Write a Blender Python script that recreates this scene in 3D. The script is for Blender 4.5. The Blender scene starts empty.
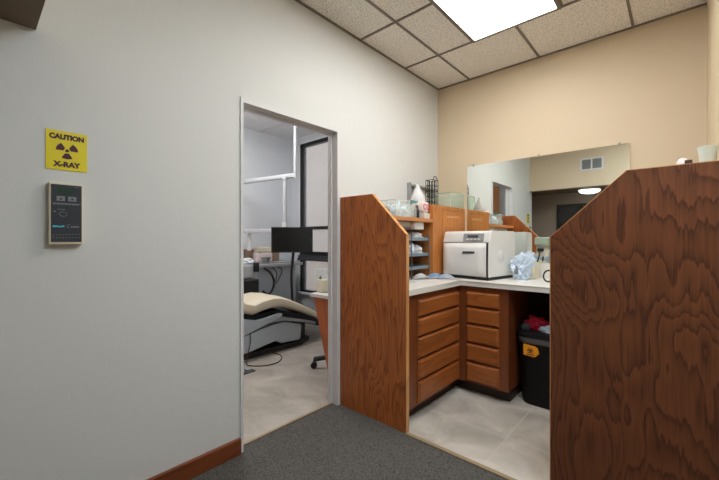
import bpy, bmesh, math, random
from mathutils import Vector, Matrix, noise as mnoise
random.seed(7)
SC = bpy.context.scene
COL = SC.collection
PI = math.pi
H = 1.23          # camera height
CEIL = 2.815
LOWC = 2.065       # low hallway ceiling
XL = -1.875       # left wall face
YB = 3.324        # back wall face
XR = 0.153        # right alcove wall
YP = 1.86         # partition front face
CT = 0.905        # counter top

# ------------------------------------------------------------------ materials
MAT = {}
def newmat(name):
    m = bpy.data.materials.new(name); m.use_nodes = True
    nt = m.node_tree; b = nt.nodes['Principled BSDF']
    MAT[name] = m
    return m, nt, b
def srgb(r, g, b):
    def f(c):
        c /= 255.0
        return c/12.92 if c <= .04045 else ((c+.055)/1.055)**2.4
    return (f(r), f(g), f(b), 1)
def plain(name, col, rough=.5, metal=0, spec=.5, noise=0, nscale=20, bump=0, bscale=60, alpha=None, trans=0, coat=0):
    m, nt, b = newmat(name)
    c = srgb(*col)
    b.inputs['Base Color'].default_value = c
    b.inputs['Roughness'].default_value = rough
    b.inputs['Metallic'].default_value = metal
    b.inputs['Specular IOR Level'].default_value = spec
    if coat: b.inputs['Coat Weight'].default_value = coat
    if trans: b.inputs['Transmission Weight'].default_value = trans
    if alpha is not None: b.inputs['Alpha'].default_value = alpha
    tc = nt.nodes.new('ShaderNodeTexCoord')
    if noise:
        n = nt.nodes.new('ShaderNodeTexNoise'); n.inputs['Scale'].default_value = nscale
        n.inputs['Detail'].default_value = 4
        nt.links.new(tc.outputs['Object'], n.inputs['Vector'])
        mx = nt.nodes.new('ShaderNodeMix'); mx.data_type = 'RGBA'
        mx.inputs[6].default_value = tuple(min(1, v*(1+noise)) for v in c[:3])+(1,)
        mx.inputs[7].default_value = tuple(v*(1-noise) for v in c[:3])+(1,)
        nt.links.new(n.outputs['Fac'], mx.inputs[0]); nt.links.new(mx.outputs[2], b.inputs['Base Color'])
    if bump:
        n2 = nt.nodes.new('ShaderNodeTexNoise'); n2.inputs['Scale'].default_value = bscale
        n2.inputs['Detail'].default_value = 3
        nt.links.new(tc.outputs['Object'], n2.inputs['Vector'])
        bp = nt.nodes.new('ShaderNodeBump'); bp.inputs['Strength'].default_value = bump
        bp.inputs['Distance'].default_value = .01
        nt.links.new(n2.outputs['Fac'], bp.inputs['Height']); nt.links.new(bp.outputs['Normal'], b.inputs['Normal'])
    return m
def wood(name, light, dark, sc=(2.6, 2.6, .55), bands=9, off=(0, 0, 0), rough=.35, contrast=.6, dist=.4, fine=(160, 160, 5), jag=0):
    m, nt, b = newmat(name)
    N, L = nt.nodes.new, nt.links.new
    tc = N('ShaderNodeTexCoord')
    mp = N('ShaderNodeMapping'); mp.inputs['Scale'].default_value = sc; mp.inputs['Location'].default_value = off
    L(tc.outputs['Object'], mp.inputs['Vector'])
    n = N('ShaderNodeTexNoise'); n.inputs['Scale'].default_value = 1; n.inputs['Detail'].default_value = 1.6
    n.inputs['Roughness'].default_value = .35; n.inputs['Distortion'].default_value = dist
    L(mp.outputs['Vector'], n.inputs['Vector'])
    mu = N('ShaderNodeMath'); mu.operation = 'MULTIPLY'; mu.inputs[1].default_value = bands
    if jag:
        mp3 = N('ShaderNodeMapping'); mp3.inputs['Scale'].default_value = (32, 32, 2.2)
        L(tc.outputs['Object'], mp3.inputs['Vector'])
        n3 = N('ShaderNodeTexNoise'); n3.inputs['Scale'].default_value = 1; n3.inputs['Detail'].default_value = 3
        L(mp3.outputs['Vector'], n3.inputs['Vector'])
        jm = N('ShaderNodeMath'); jm.operation = 'MULTIPLY_ADD'; jm.inputs[1].default_value = jag*3
        L(n3.outputs['Fac'], jm.inputs[0]); L(n.outputs['Fac'], jm.inputs[2]); L(jm.outputs[0], mu.inputs[0])
    else: L(n.outputs['Fac'], mu.inputs[0])
    fr = N('ShaderNodeMath'); fr.operation = 'FRACT'; L(mu.outputs[0], fr.inputs[0])
    cr = N('ShaderNodeValToRGB'); e = cr.color_ramp.elements
    e[0].position = 0; e[0].color = (0, 0, 0, 1)
    e[1].position = .62; e[1].color = (.35, .35, .35, 1)
    k = e.new(.9); k.color = (1, 1, 1, 1)
    k = e.new(1.0); k.color = (0, 0, 0, 1)
    L(fr.outputs[0], cr.inputs['Fac'])
    mp2 = N('ShaderNodeMapping'); mp2.inputs['Scale'].default_value = fine
    L(tc.outputs['Object'], mp2.inputs['Vector'])
    n2 = N('ShaderNodeTexNoise'); n2.inputs['Scale'].default_value = 1; n2.inputs['Detail'].default_value = 3
    L(mp2.outputs['Vector'], n2.inputs['Vector'])
    ad = N('ShaderNodeMath'); ad.operation = 'MULTIPLY_ADD'; ad.inputs[1].default_value = contrast
    L(cr.outputs['Color'], ad.inputs[0])
    s2 = N('ShaderNodeMath'); s2.operation = 'MULTIPLY_ADD'; s2.inputs[1].default_value = .9; s2.inputs[2].default_value = -.28
    L(n2.outputs['Fac'], s2.inputs[0]); L(s2.outputs[0], ad.inputs[2])
    ad.use_clamp = True
    mx = N('ShaderNodeMix'); mx.data_type = 'RGBA'
    mx.inputs[6].default_value = srgb(*light); mx.inputs[7].default_value = srgb(*dark)
    L(ad.outputs[0], mx.inputs[0]); L(mx.outputs[2], b.inputs['Base Color'])
    b.inputs['Roughness'].default_value = rough
    return m
def emit(name, col, strength):
    m, nt, b = newmat(name)
    b.inputs['Base Color'].default_value = (.8, .8, .8, 1)
    b.inputs['Emission Color'].default_value = col; b.inputs['Emission Strength'].default_value = strength
    return m

# walls: hand-troweled plaster
def plaster(name, col, bump=.25):
    m, nt, b = newmat(name)
    N, L = nt.nodes.new, nt.links.new
    b.inputs['Base Color'].default_value = srgb(*col); b.inputs['Roughness'].default_value = .55
    b.inputs['Specular IOR Level'].default_value = .35
    tc = N('ShaderNodeTexCoord')
    n = N('ShaderNodeTexNoise'); n.inputs['Scale'].default_value = 7; n.inputs['Detail'].default_value = 5
    n.inputs['Roughness'].default_value = .55; n.inputs['Distortion'].default_value = .8
    L(tc.outputs['Object'], n.inputs['Vector'])
    cr = N('ShaderNodeValToRGB'); cr.color_ramp.elements[0].position = .42; cr.color_ramp.elements[1].position = .6
    L(n.outputs['Fac'], cr.inputs['Fac'])
    bp = N('ShaderNodeBump'); bp.inputs['Strength'].default_value = bump; bp.inputs['Distance'].default_value = .006
    L(cr.outputs['Color'], bp.inputs['Height']); L(bp.outputs['Normal'], b.inputs['Normal'])
    return m
plaster('wall_white', (216, 218, 217), .08)
plaster('wall_tan', (218, 201, 174), .05)
plaster('wall_grey', (208, 210, 213), .04)
plaster('wall_taupe', (150, 136, 124), .05)
plain('frame_white', (216, 217, 218), .4)
plain('frame_dark', (120, 112, 104), .5)
plain('hall_brown', (132, 112, 90), .7)
plain('knee_dark', (46, 28, 18), .6)
wood('oak_left', (196, 114, 54), (122, 60, 24), sc=(4.2, 4.2, .8), bands=20, off=(3.1, 0, .2), contrast=.7, rough=.4, jag=.05)
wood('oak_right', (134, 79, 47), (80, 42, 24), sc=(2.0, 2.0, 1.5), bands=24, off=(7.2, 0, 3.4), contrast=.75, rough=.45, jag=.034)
wood('oak_edge', (226, 170, 110), (190, 128, 72), sc=(8, 8, 1), bands=6)
wood('cab_wood', (168, 98, 46), (120, 64, 28), sc=(1.2, 1.2, 9), bands=7, contrast=.45, fine=(6, 6, 160))
wood('cab_wood_v', (128, 70, 36), (96, 50, 26), sc=(9, 9, 1.2), bands=7, contrast=.4)
wood('upper_wood', (204, 134, 70), (168, 98, 44), sc=(9, 9, 1.0), bands=6, contrast=.45)
wood('shelf_wood', (206, 140, 84), (168, 100, 54), sc=(9, 1.2, 9), bands=6, contrast=.4, fine=(160, 6, 160))
wood('base_wood', (128, 68, 36), (88, 42, 20), sc=(9, 1.2, 9), bands=6, contrast=.4, fine=(160, 6, 160))
wood('desk_wood', (186, 104, 54), (150, 76, 36), sc=(6, 6, 1), bands=7, contrast=.4)
plain('toe_dark', (58, 42, 32), .6)
plain('strip', (150, 130, 100), .5, noise=.1)
plain('counter', (226, 224, 218), .35, noise=.05, nscale=90)
plain('white_plastic', (232, 232, 230), .35)
plain('offwhite', (214, 212, 205), .45)
plain('ivory', (222, 214, 190), .45)
plain('arm_white', (184, 185, 186), .45)
plain('grey_plastic', (150, 152, 154), .4)
plain('counter_grey', (140, 143, 147), .5)
plain('panel_blue', (44, 50, 60), .45)
plain('dark_grey', (62, 64, 68), .5)
plain('black', (16, 16, 18), .4)
plain('black_gloss', (10, 10, 12), .18)
plain('black_matte', (12, 12, 13), .75, spec=.3)
plain('liner', (84, 86, 90), .3)
plain('bin_black', (9, 9, 10), .55, spec=.25)
plain('chrome', (190, 192, 195), .25, metal=.9)
plain('wire_grey', (120, 124, 128), .35, metal=.6)
plain('tray_blue', (120, 140, 155), .4)
plain('cream_vinyl', (222, 208, 184), .45, bump=.05, bscale=30)
plain('chair_grey', (176, 182, 188), .4)
plain('bluewhite', (206, 222, 238), .5, noise=.08, nscale=30)
plain('paper', (228, 230, 232), .7, noise=.05, nscale=30)
plain('blue_paper', (150, 188, 224), .6, noise=.12, nscale=25)
plain('teal', (70, 140, 130), .4)
plain('pink', (226, 168, 170), .5)
plain('pinkwhite', (232, 214, 210), .5)
plain('red', (200, 40, 70), .5)
plain('crimson', (190, 24, 60), .6)
plain('magenta_ink', (70, 22, 46), .6)
plain('sign_yellow', (232, 214, 20), .45)
plain('orange', (246, 160, 30), .5)
plain('cardboard', (150, 122, 100), .7)
plain('tank_edge', (176, 196, 178), .3)
plain('green_dark', (14, 60, 40), .3)
plain('cyan_ink', (80, 190, 210), .5)
plain('ink_grey', (130, 134, 140), .5)
plain('box_purple', (90, 60, 90), .6)
plain('outlet_green', (150, 166, 150), .4)
plain('mint', (214, 228, 218), .4)
plain('screen', (8, 8, 9), .25)
plain('alu', (168, 170, 172), .35, metal=.5)
emit('lamp_white', (1.0, .965, .915, 1), 12.3)
emit('lamp_lobby_fill', (.80, .91, 1.0, 1), 18.0)
emit('lamp_hall', (1.0, .95, .88, 1), 3.0)
emit('lamp_cool', (.96, .98, 1.0, 1), 17)

def clearmat(name, tint, fac):
    m = bpy.data.materials.new(name); m.use_nodes = True; nt = m.node_tree
    nt.nodes.clear(); N, L = nt.nodes.new, nt.links.new
    o = N('ShaderNodeOutputMaterial'); t = N('ShaderNodeBsdfTransparent'); p = N('ShaderNodeBsdfPrincipled')
    t.inputs['Color'].default_value = tint
    p.inputs['Base Color'].default_value = tint; p.inputs['Roughness'].default_value = .12
    mx = N('ShaderNodeMixShader'); mx.inputs[0].default_value = fac
    L(t.outputs[0], mx.inputs[1]); L(p.outputs[0], mx.inputs[2]); L(mx.outputs[0], o.inputs['Surface'])
    MAT[name] = m
clearmat('clear_plastic', (.95, .98, .97, 1), .15)
clearmat('milky_plastic', (.94, .96, .97, 1), .6)
clearmat('window_glass', (.95, .97, 1, 1), .10)
clearmat('tank_glass', (.93, .97, .93, 1), .16)

m, nt, b = newmat('mirror'); b.inputs['Base Color'].default_value = (.86, .9, .88, 1)
b.inputs['Metallic'].default_value = 1; b.inputs['Roughness'].default_value = .01

# carpet
m, nt, b = newmat('carpet'); N, L = nt.nodes.new, nt.links.new
tc = N('ShaderNodeTexCoord'); v = N('ShaderNodeTexVoronoi'); v.inputs['Scale'].default_value = 150
L(tc.outputs['Object'], v.inputs['Vector'])
cr = N('ShaderNodeValToRGB'); cr.color_ramp.elements[0].color = srgb(112, 109, 104); cr.color_ramp.elements[1].color = srgb(68, 66, 63)
cr.color_ramp.elements[1].position = .8
L(v.outputs['Distance'], cr.inputs['Fac']); L(cr.outputs['Color'], b.inputs['Base Color'])
b.inputs['Roughness'].default_value = .95; b.inputs['Specular IOR Level'].default_value = .1
bp = N('ShaderNodeBump'); bp.inputs['Strength'].default_value = .6; bp.inputs['Distance'].default_value = .004
bp.invert = True
L(v.outputs['Distance'], bp.inputs['Height']); L(bp.outputs['Normal'], b.inputs['Normal'])

# stone look tile
def tile(name, ox, oy, tw, th, c1, c2, cg, rot=0):
    m, nt, b = newmat(name); N, L = nt.nodes.new, nt.links.new
    tc = N('ShaderNodeTexCoord'); mp = N('ShaderNodeMapping'); mp.inputs['Location'].default_value = (-ox, -oy, 0)
    mp.vector_type = 'POINT'
    L(tc.outputs['Object'], mp.inputs['Vector'])
    br = N('ShaderNodeTexBrick'); br.offset = 0; br.squash = 1
    br.inputs['Scale'].default_value = 1; br.inputs['Mortar Size'].default_value = .003
    br.inputs['Mortar Smooth'].default_value = .2
    br.inputs['Brick Width'].default_value = tw; br.inputs['Row Height'].default_value = th
    br.inputs['Color1'].default_value = (1, 1, 1, 1); br.inputs['Color2'].default_value = (.8, .8, .8, 1); br.inputs['Mortar'].default_value = (0, 0, 0, 1)
    L(mp.outputs['Vector'], br.inputs['Vector'])
    n = N('ShaderNodeTexNoise'); n.inputs['Scale'].default_value = 3.2; n.inputs['Detail'].default_value = 7
    n.inputs['Roughness'].default_value = .6; n.inputs['Distortion'].default_value = .6
    L(tc.outputs['Object'], n.inputs['Vector'])
    cr = N('ShaderNodeValToRGB'); cr.color_ramp.elements[0].position = .35; cr.color_ramp.elements[1].position = .68
    cr.color_ramp.elements[0].color = srgb(*c1); cr.color_ramp.elements[1].color = srgb(*c2)
    L(n.outputs['Fac'], cr.inputs['Fac'])
    mxt = N('ShaderNodeMix'); mxt.data_type = 'RGBA'; mxt.blend_type = 'MULTIPLY'; mxt.inputs[0].default_value = .35
    L(cr.outputs['Color'], mxt.inputs[6]); L(br.outputs['Color'], mxt.inputs[7])
    mx = N('ShaderNodeMix'); mx.data_type = 'RGBA'; mx.inputs[7].default_value = srgb(*cg)
    L(br.outputs['Fac'], mx.inputs[0]); L(mxt.outputs[2], mx.inputs[6]); L(mx.outputs[2], b.inputs['Base Color'])
    b.inputs['Roughness'].default_value = .42
tile('tile_alcove', -.785, 2.24, .61, .46, (168, 162, 152), (214, 208, 198), (206, 202, 194))
tile('tile_dental', -2.1, .9, .6, .6, (146, 137, 125), (182, 173, 162), (170, 163, 154))

# ceiling tile
def ceilmat(name, c1, c2):
    m, nt, b = newmat(name); N, L = nt.nodes.new, nt.links.new
    tc = N('ShaderNodeTexCoord'); n = N('ShaderNodeTexNoise'); n.inputs['Scale'].default_value = 95; n.inputs['Detail'].default_value = 2
    L(tc.outputs['Object'], n.inputs['Vector'])
    cr = N('ShaderNodeValToRGB'); cr.color_ramp.elements[0].position = .36; cr.color_ramp.elements[1].position = .5
    cr.color_ramp.elements[0].color = srgb(*c1); cr.color_ramp.elements[1].color = srgb(*c2)
    L(n.outputs['Fac'], cr.inputs['Fac']); L(cr.outputs['Color'], b.inputs['Base Color'])
    b.inputs['Roughness'].default_value = .9
    bp = N('ShaderNodeBump'); bp.inputs['Strength'].default_value = .5; bp.inputs['Distance'].default_value = .004
    L(cr.outputs['Color'], bp.inputs['Height']); L(bp.outputs['Normal'], b.inputs['Normal'])
ceilmat('ceil_tile', (200, 192, 181), (240, 236, 228))
ceilmat('ceil_dental', (222, 222, 224), (236, 236, 238))
plain('stucco', (188, 170, 152), .9, noise=.10, nscale=2.2, bump=.8, bscale=25)

# ------------------------------------------------------------------ mesh helpers
def box(bm, x0, x1, y0, y1, z0, z1, bev=0, seg=2, M=None):
    r = bmesh.ops.create_cube(bm, size=1)
    vs = r['verts']
    S = Matrix.Translation(((x0+x1)/2, (y0+y1)/2, (z0+z1)/2)) @ Matrix.Diagonal((abs(x1-x0), abs(y1-y0), abs(z1-z0), 1))
    bmesh.ops.transform(bm, matrix=S, verts=vs)
    if bev:
        es = list({e for v in vs for e in v.link_edges})
        rr = bmesh.ops.bevel(bm, geom=es, offset=bev, segments=seg, profile=.5, affect='EDGES')
        vs = rr['verts'] + [v for v in vs if v.is_valid]
        vs = list({v for v in vs if v.is_valid})
    if M is not None: bmesh.ops.transform(bm, matrix=M, verts=vs)
    return vs
def cyl(bm, p0, p1, r0, r1=None, seg=16):
    if r1 is None: r1 = r0
    p0, p1 = Vector(p0), Vector(p1); d = p1-p0
    r = bmesh.ops.create_cone(bm, cap_ends=True, cap_tris=False, segments=seg, radius1=r0, radius2=r1, depth=d.length)
    q = d.to_track_quat('Z', 'Y').to_matrix().to_4x4()
    bmesh.ops.transform(bm, matrix=Matrix.Translation((p0+p1)/2) @ q, verts=r['verts'])
def catmull(pts, n=8):
    P = [Vector(p) for p in pts]; P = [2*P[0]-P[1]] + P + [2*P[-1]-P[-2]]
    out = []
    for i in range(1, len(P)-2):
        for k in range(n):
            t = k/n; a, b_, c, d = P[i-1:i+3]
            out.append(.5*((2*b_)+(c-a)*t+(2*a-5*b_+4*c-d)*t*t+(3*b_-a-3*c+d)*t**3))
    out.append(P[-2]); return out
def tube(bm, pts, r, seg=8, smooth=True, n=6):
    pts = catmull(pts, n) if smooth else [Vector(p) for p in pts]
    rings = []; up = Vector((0, 0, 1))
    for i, p in enumerate(pts):
        t = (pts[min(i+1, len(pts)-1)]-pts[max(i-1, 0)]).normalized()
        a = t.cross(up)
        if a.length < .05: a = t.cross(Vector((1, 0, 0)))
        a.normalize(); b2 = t.cross(a).normalized()
        if rings and (a.dot(last) < 0): a = -a; b2 = -b2
        last = a
        rings.append([bm.verts.new(p+r*(math.cos(2*PI*k/seg)*a+math.sin(2*PI*k/seg)*b2)) for k in range(seg)])
    for i in range(len(rings)-1):
        for k in range(seg):
            bm.faces.new((rings[i][k], rings[i][(k+1) % seg], rings[i+1][(k+1) % seg], rings[i+1][k]))
    bm.faces.new(rings[0]); bm.faces.new(rings[-1])
def prism(bm, pts, axis, a0, a1):
    # pts are 2-D in the two other axes (order x,y,z without axis)
    def mk(p, a):
        if axis == 'x': return (a, p[0], p[1])
        if axis == 'y': return (p[0], a, p[1])
        return (p[0], p[1], a)
    A = [bm.verts.new(mk(p, a0)) for p in pts]; B = [bm.verts.new(mk(p, a1)) for p in pts]
    bm.faces.new(A); bm.faces.new(B[::-1])
    n = len(pts)
    for i in range(n): bm.faces.new((A[i], A[(i+1) % n], B[(i+1) % n], B[i]))
def lathe(bm, prof, c, seg=24, cap=True):
    rings = []
    for r, z in prof:
        rings.append([bm.verts.new((c[0]+r*math.cos(2*PI*k/seg), c[1]+r*math.sin(2*PI*k/seg), c[2]+z)) for k in range(seg)])
    for i in range(len(rings)-1):
        for k in range(seg):
            bm.faces.new((rings[i][k], rings[i][(k+1) % seg], rings[i+1][(k+1) % seg], rings[i+1][k]))
    if cap: bm.faces.new(rings[0]); bm.faces.new(rings[-1])
def crumple(bm, c, rx, ry, rz, amp=.35, sub=3, seed=0, fr=2.2, flat=True):
    r = bmesh.ops.create_icosphere(bm, subdivisions=sub, radius=1)
    for v in r['verts']:
        p = v.co.copy(); d = mnoise.noise(p*fr+Vector((seed*7.3, seed, 0)))+.5*mnoise.noise(p*fr*2.3+Vector((seed, 3, 0)))
        p *= 1+amp*d
        z = p.z
        if flat and z < -.55: z = -.55
        v.co = Vector((c[0]+p.x*rx, c[1]+p.y*ry, c[2]+(z+.55)*rz if flat else c[2]+z*rz))
def obj(name, bm, mat, parent=None, smooth=False, local=False):
    bmesh.ops.recalc_face_normals(bm, faces=bm.faces)
    me = bpy.data.meshes.new(name); bm.to_mesh(me); bm.free()
    me.materials.append(MAT[mat])
    if smooth:
        for p in me.polygons: p.use_smooth = True
        try: me.set_sharp_from_angle(angle=math.radians(40))
        except Exception: pass
    o = bpy.data.objects.new(name, me); COL.objects.link(o)
    if parent is not None:
        o.parent = parent
        if not local:
            q = parent; off = Vector((0, 0, 0))
            while q is not None: off += q.location; q = q.parent
            o.location = -off
    return o
def tag(o, label, cat, group=None, kind=None):
    o['label'] = label; o['category'] = cat
    if group: o['group'] = group
    if kind: o['kind'] = kind
    return o
def thing(name, label, cat, loc, group=None, rz=0):
    o = bpy.data.objects.new(name, None); COL.objects.link(o)
    o.location = loc; o.rotation_euler = (0, 0, rz); o.empty_display_size = .05
    return tag(o, label, cat, group)
def struct(name, bm, mat, label=None, smooth=False):
    o = obj(name, bm, mat, smooth=smooth); o['kind'] = 'structure'
    return o
def B(*a, **k):
    bm = bmesh.new(); box(bm, *a, **k); return bm
def multi(*boxes, bev=0):
    bm = bmesh.new()
    for a in boxes: box(bm, *a, bev=bev)
    return bm
def settle(o):
    return o
def text_mesh(s, size, M, name, mat, parent, bold=.0, ext=.0004, local=False, sx=1):
    cu = bpy.data.curves.new('t', 'FONT'); cu.body = s; cu.size = size; cu.align_x = 'CENTER'; cu.align_y = 'CENTER'
    cu.extrude = ext; cu.offset = bold; cu.resolution_u = 4
    t = bpy.data.objects.new('t', cu); COL.objects.link(t)
    bpy.context.view_layer.update()
    me = bpy.data.meshes.new_from_object(t.evaluated_get(bpy.context.evaluated_depsgraph_get()))
    bpy.data.objects.remove(t)
    me.transform(M @ Matrix.Diagonal((sx, 1, 1, 1)))
    me.materials.clear(); me.materials.append(MAT[mat])
    o = bpy.data.objects.new(name, me); COL.objects.link(o); o.parent = parent
    if not local: o.location = -parent.location
    return o
# matrix placing text on a wall that faces +x / -y
def on_x(x, y, z): return Matrix(((0, 0, 1, x), (1, 0, 0, y), (0, 1, 0, z), (0, 0, 0, 1)))
def on_my(x, y, z): return Matrix(((1, 0, 0, x), (0, 0, -1, y), (0, 1, 0, z), (0, 0, 0, 1)))

# ------------------------------------------------------------------ structure
WT = .085
HALL0 = -.45; XE = 1.6; YH = .178
DX0 = -4.53; DY0 = .16; DY1 = 3.43
oy0, oy1, oz = 1.062, 1.850, 2.050       # door rough opening
struct('floor', B(XL-.055, XE, HALL0, YP+.005, -.06, 0), 'carpet')
struct('floor_alcove', B(XL, XR, YP+.005, YB, -.06, 0), 'tile_alcove')
struct('floor_treatment_room', B(DX0, XL-.055, DY0, DY1, -.06, 0), 'tile_dental')
w = struct('wall_left', multi((XL-WT, XL, .06, oy0, 0, CEIL+.05), (XL-WT, XL, oy1, DY1, 0, CEIL+.05), (XL-WT, XL, oy0, oy1, oz, CEIL+.05)), 'wall_white')
struct('wall_back', B(XL, XR+.1, YB, YB+.1, 0, CEIL+.05), 'wall_tan')
struct('wall_right', B(XR, XR+.1, YP-.03, YB, 0, CEIL+.05), 'wall_tan')
struct('wall_lobby_side', B(XR+.1, XE, YP-.03, YP+.07, 0, CEIL+.05), 'wall_tan')
struct('wall_lobby_end', B(XE, XE+.1, HALL0-.1, YP+.07, 0, CEIL+.05), 'wall_tan')
struct('wall_header', B(XL, XE, YH-.02, YH, LOWC, CEIL+.05), 'wall_tan')
struct('wall_hall', B(-3.3, XE, HALL0-.1, HALL0, 0, LOWC+.1), 'wall_taupe')
struct('ceiling', B(XL, XE, YH, YB, CEIL+.005, CEIL+.055), 'ceil_tile')
struct('ceiling_hall', multi((XL, XE, HALL0, YH-.0005, LOWC-.008, LOWC), (-3.3, XL, HALL0, .06, LOWC-.008, LOWC)), 'hall_brown')
struct('wall_hall_end', B(-3.4, -3.3, HALL0-.1, .06, 0, LOWC+.1), 'wall_taupe')
struct('floor_hall', B(-3.3, XL-.055, HALL0, .06, -.06, 0), 'carpet')
# suspended ceiling grid
gb = []
G = .016
for y in (2.70, 2.08, 1.46, .84, .22): gb.append((XL, XE, y-G/2, y+G/2, CEIL-.003, CEIL+.006))
for x in (-1.52, -.885, -.24, .39, 1.0):
    gb.append((x-G/2, x+G/2, 2.712, YB, CEIL-.003, CEIL+.006)) if x < XR else None
for x in (-1.52, -1.21, -.575, .06, .69, 1.3): gb.append((x-G/2, x+G/2, YH, 2.688, CEIL-.003, CEIL+.006))
for s in ((XL, XE, YB-.02, YB, CEIL-.002, CEIL+.006), (XL, XL+.018, YH, YB, CEIL-.002, CEIL+.006)): gb.append(s)
plain('grid_metal', (124, 116, 106), .5)
struct('trim_1', multi(*gb), 'grid_metal')
# door frame, pressed metal: face ring, jamb lining, stop
bm = bmesh.new()
fl, fr = oy0-.012, oy1+.008              # outer edges of the frame; inner edges below
il, ir, it = oy0+.006, oy1-.020, oz-.020
for (a, b_) in ((XL, XL+.008), (XL-WT-.01, XL-WT)):
    ym = .5*(a+b_)
    bm2 = [(il, 0), (fl, 0), (fl, oz+.010), (fr, oz+.010), (fr, 0), (ir, 0), (ir, it), (il, it)]
    prism(bm, bm2, 'x', a, b_)
box(bm, XL-WT, XL, oy0, il, 0, oz); box(bm, XL-WT, XL, ir, oy1, 0, oz); box(bm, XL-WT, XL, il, ir, it, oz)
d1 = struct('door_1', bm, 'frame_white')
bm = bmesh.new()
prism(bm, [(il, 0), (il+.008, 0), (il+.008, it-.012), (ir-.010, it-.012), (ir-.010, 0), (ir, 0), (ir, it), (il, it)], 'x', XL-.08, XL-.05)
o = obj('door_stop', bm, 'frame_white', d1)
struct('trim_2', B(XL-.066, XL-.046, oy0+.02, oy1-.02, 0, .007, bev=.003), 'strip')          # threshold strip, doorway
struct('trim_3', B(-1.277, XR, YP-.012, YP+.016, 0, .007, bev=.003), 'strip')               # threshold strip, alcove
struct('baseboard_left', multi((XL, XL+.022, .06, oy0-.014, 0, .092), bev=.004), 'base_wood')

# treatment room
struct('wall_treatment_side', B(DX0-.1, DX0, DY0-.1, DY1+.1, 0, CEIL+.05), 'wall_grey')
struct('wall_treatment_rear', B(DX0, XL-WT, DY0-.1, DY0, 0, CEIL+.05), 'wall_grey')
wx0, wx1, wz0, wz1 = -4.31, -2.75, .44, 2.70
struct('wall_treatment_window', multi((DX0, wx0, DY1, DY1+.12, 0, CEIL+.05), (wx1, XL, DY1, DY1+.12, 0, CEIL+.05),
       (wx0, wx1, DY1, DY1+.12, 0, wz0), (wx0, wx1, DY1, DY1+.12, wz1, CEIL+.05)), 'wall_grey')
struct('ceiling_treatment', B(DX0, XL-WT, DY0, DY1, CEIL, CEIL+.05), 'ceil_dental')
gb = [(DX0, XL-WT, y-.012, y+.012, CEIL-.004, CEIL) for y in (2.85, 2.24, 1.83, 1.22, .61)]
gb += [(x-.012, x+.012, DY0, DY1, CEIL-.004, CEIL) for x in (-3.92, -3.31, -2.7)]
struct('trim_4', multi(*gb), 'frame_white')
wf = .035
bars = [(wx0, wx0+.05, DY1-.01, DY1+.06, wz0, wz1), (wx1-.05, wx1, DY1-.01, DY1+.06, wz0, wz1), (wx0, wx1, DY1-.01, DY1+.06, wz1-.05, wz1),
        (wx0, wx1, DY1-.01, DY1+.06, wz0, wz0+.03), (wx0, wx1, DY1-.02, DY1+.06, 1.385, 1.43), (wx0, wx1, DY1-.02, DY1+.06, 1.0, 1.055)]
w1 = struct('window_1', multi(*bars), 'black')
obj('pane', B(wx0+.05, wx1-.05, DY1+.02, DY1+.026, 1.43, wz1-.05), 'window_glass', w1)
obj('pane', B(wx0+.05, wx1-.05, DY1+.02, DY1+.026, 1.055, 1.385), 'window_glass', w1)
obj('pane', B(wx0+.05, wx1-.05, DY1+.02, DY1+.026, wz0+.03, .92), 'window_glass', w1)
obj('rail', multi((wx0-.02, wx1, DY1-.05, DY1+.06, .92, .955), (wx0-.02, wx1, DY1-.035, DY1+.06, .955, 1.0)), 'dark_grey', w1)
obj('sill', B(wx0-.04, wx1+.04, DY1-.06, DY1, wz0-.03, wz0, bev=.004), 'frame_white', w1)
obj('casing', multi((wx0-.035, wx0, DY1-.012, DY1, wz0, wz1+.03), (wx0-.035, wx1, DY1-.012, DY1, wz1, wz1+.035)), 'frame_white', w1)
struct('wall_outside', B(-7.5, 0, 5.0, 5.1, -.2, 5.0), 'stucco')
struct('floor_outside', B(-7.5, 0, DY1+.12, 5.0, -.2, -.1), 'strip')

# ------------------------------------------------------------------ ceiling lights
def panel_light(x0, x1, y0, y1, z, label, mat, deep=0):
    t = thing('ceiling_light', label, 'light', ((x0+x1)/2, (y0+y1)/2, z))
    f = .022
    obj('frame', multi((x0, x1, y0, y0+f, z-.012, z), (x0, x1, y1-f, y1, z-.012, z), (x0, x0+f, y0+f, y1-f, z-.012, z), (x1-f, x1, y0+f, y1-f, z-.012, z)), 'frame_dark', t)
    obj('diffuser', B(x0+f, x1-f, y0+f, y1-f, z-.006-deep, z-.002, bev=.02 if deep else 0), mat, t)
panel_light(-1.205, -.580, 1.46, 2.695, CEIL-.003, 'lit square-cornered fluorescent panel in the speckled tile ceiling above the counter alcove', 'lamp_white')
panel_light(-.10, .52, .58, 1.82, CEIL-.003, 'added unseen fill panel over the lobby, brightening the left wall', 'lamp_lobby_fill')  # unseen panel added as cool fill for the left wall
panel_light(-3.6, -3.0, 1.15, 2.35, CEIL-.005, 'added unseen ceiling light in the treatment room, deepened to brighten its ceiling and walls', 'lamp_cool', .085)  # unseen lamp added; deep diffuser spreads light onto ceiling and upper walls
t = thing('dome_light', 'round flush dome light on the low hallway ceiling, seen in the mirror', 'light', (-1.045, -.08, LOWC-.008))
bm = bmesh.new(); lathe(bm, [(.165, 0), (.165, -.015), (.155, -.02)], (-1.045, -.08, LOWC-.008), 32); obj('base', bm, 'frame_white', t, True)
bm = bmesh.new(); lathe(bm, [(.15, -.02), (.145, -.04), (.12, -.06), (.07, -.075), (.005, -.08)], (-1.045, -.08, LOWC-.008), 32); obj('diffuser', bm, 'lamp_hall', t, True)
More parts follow.
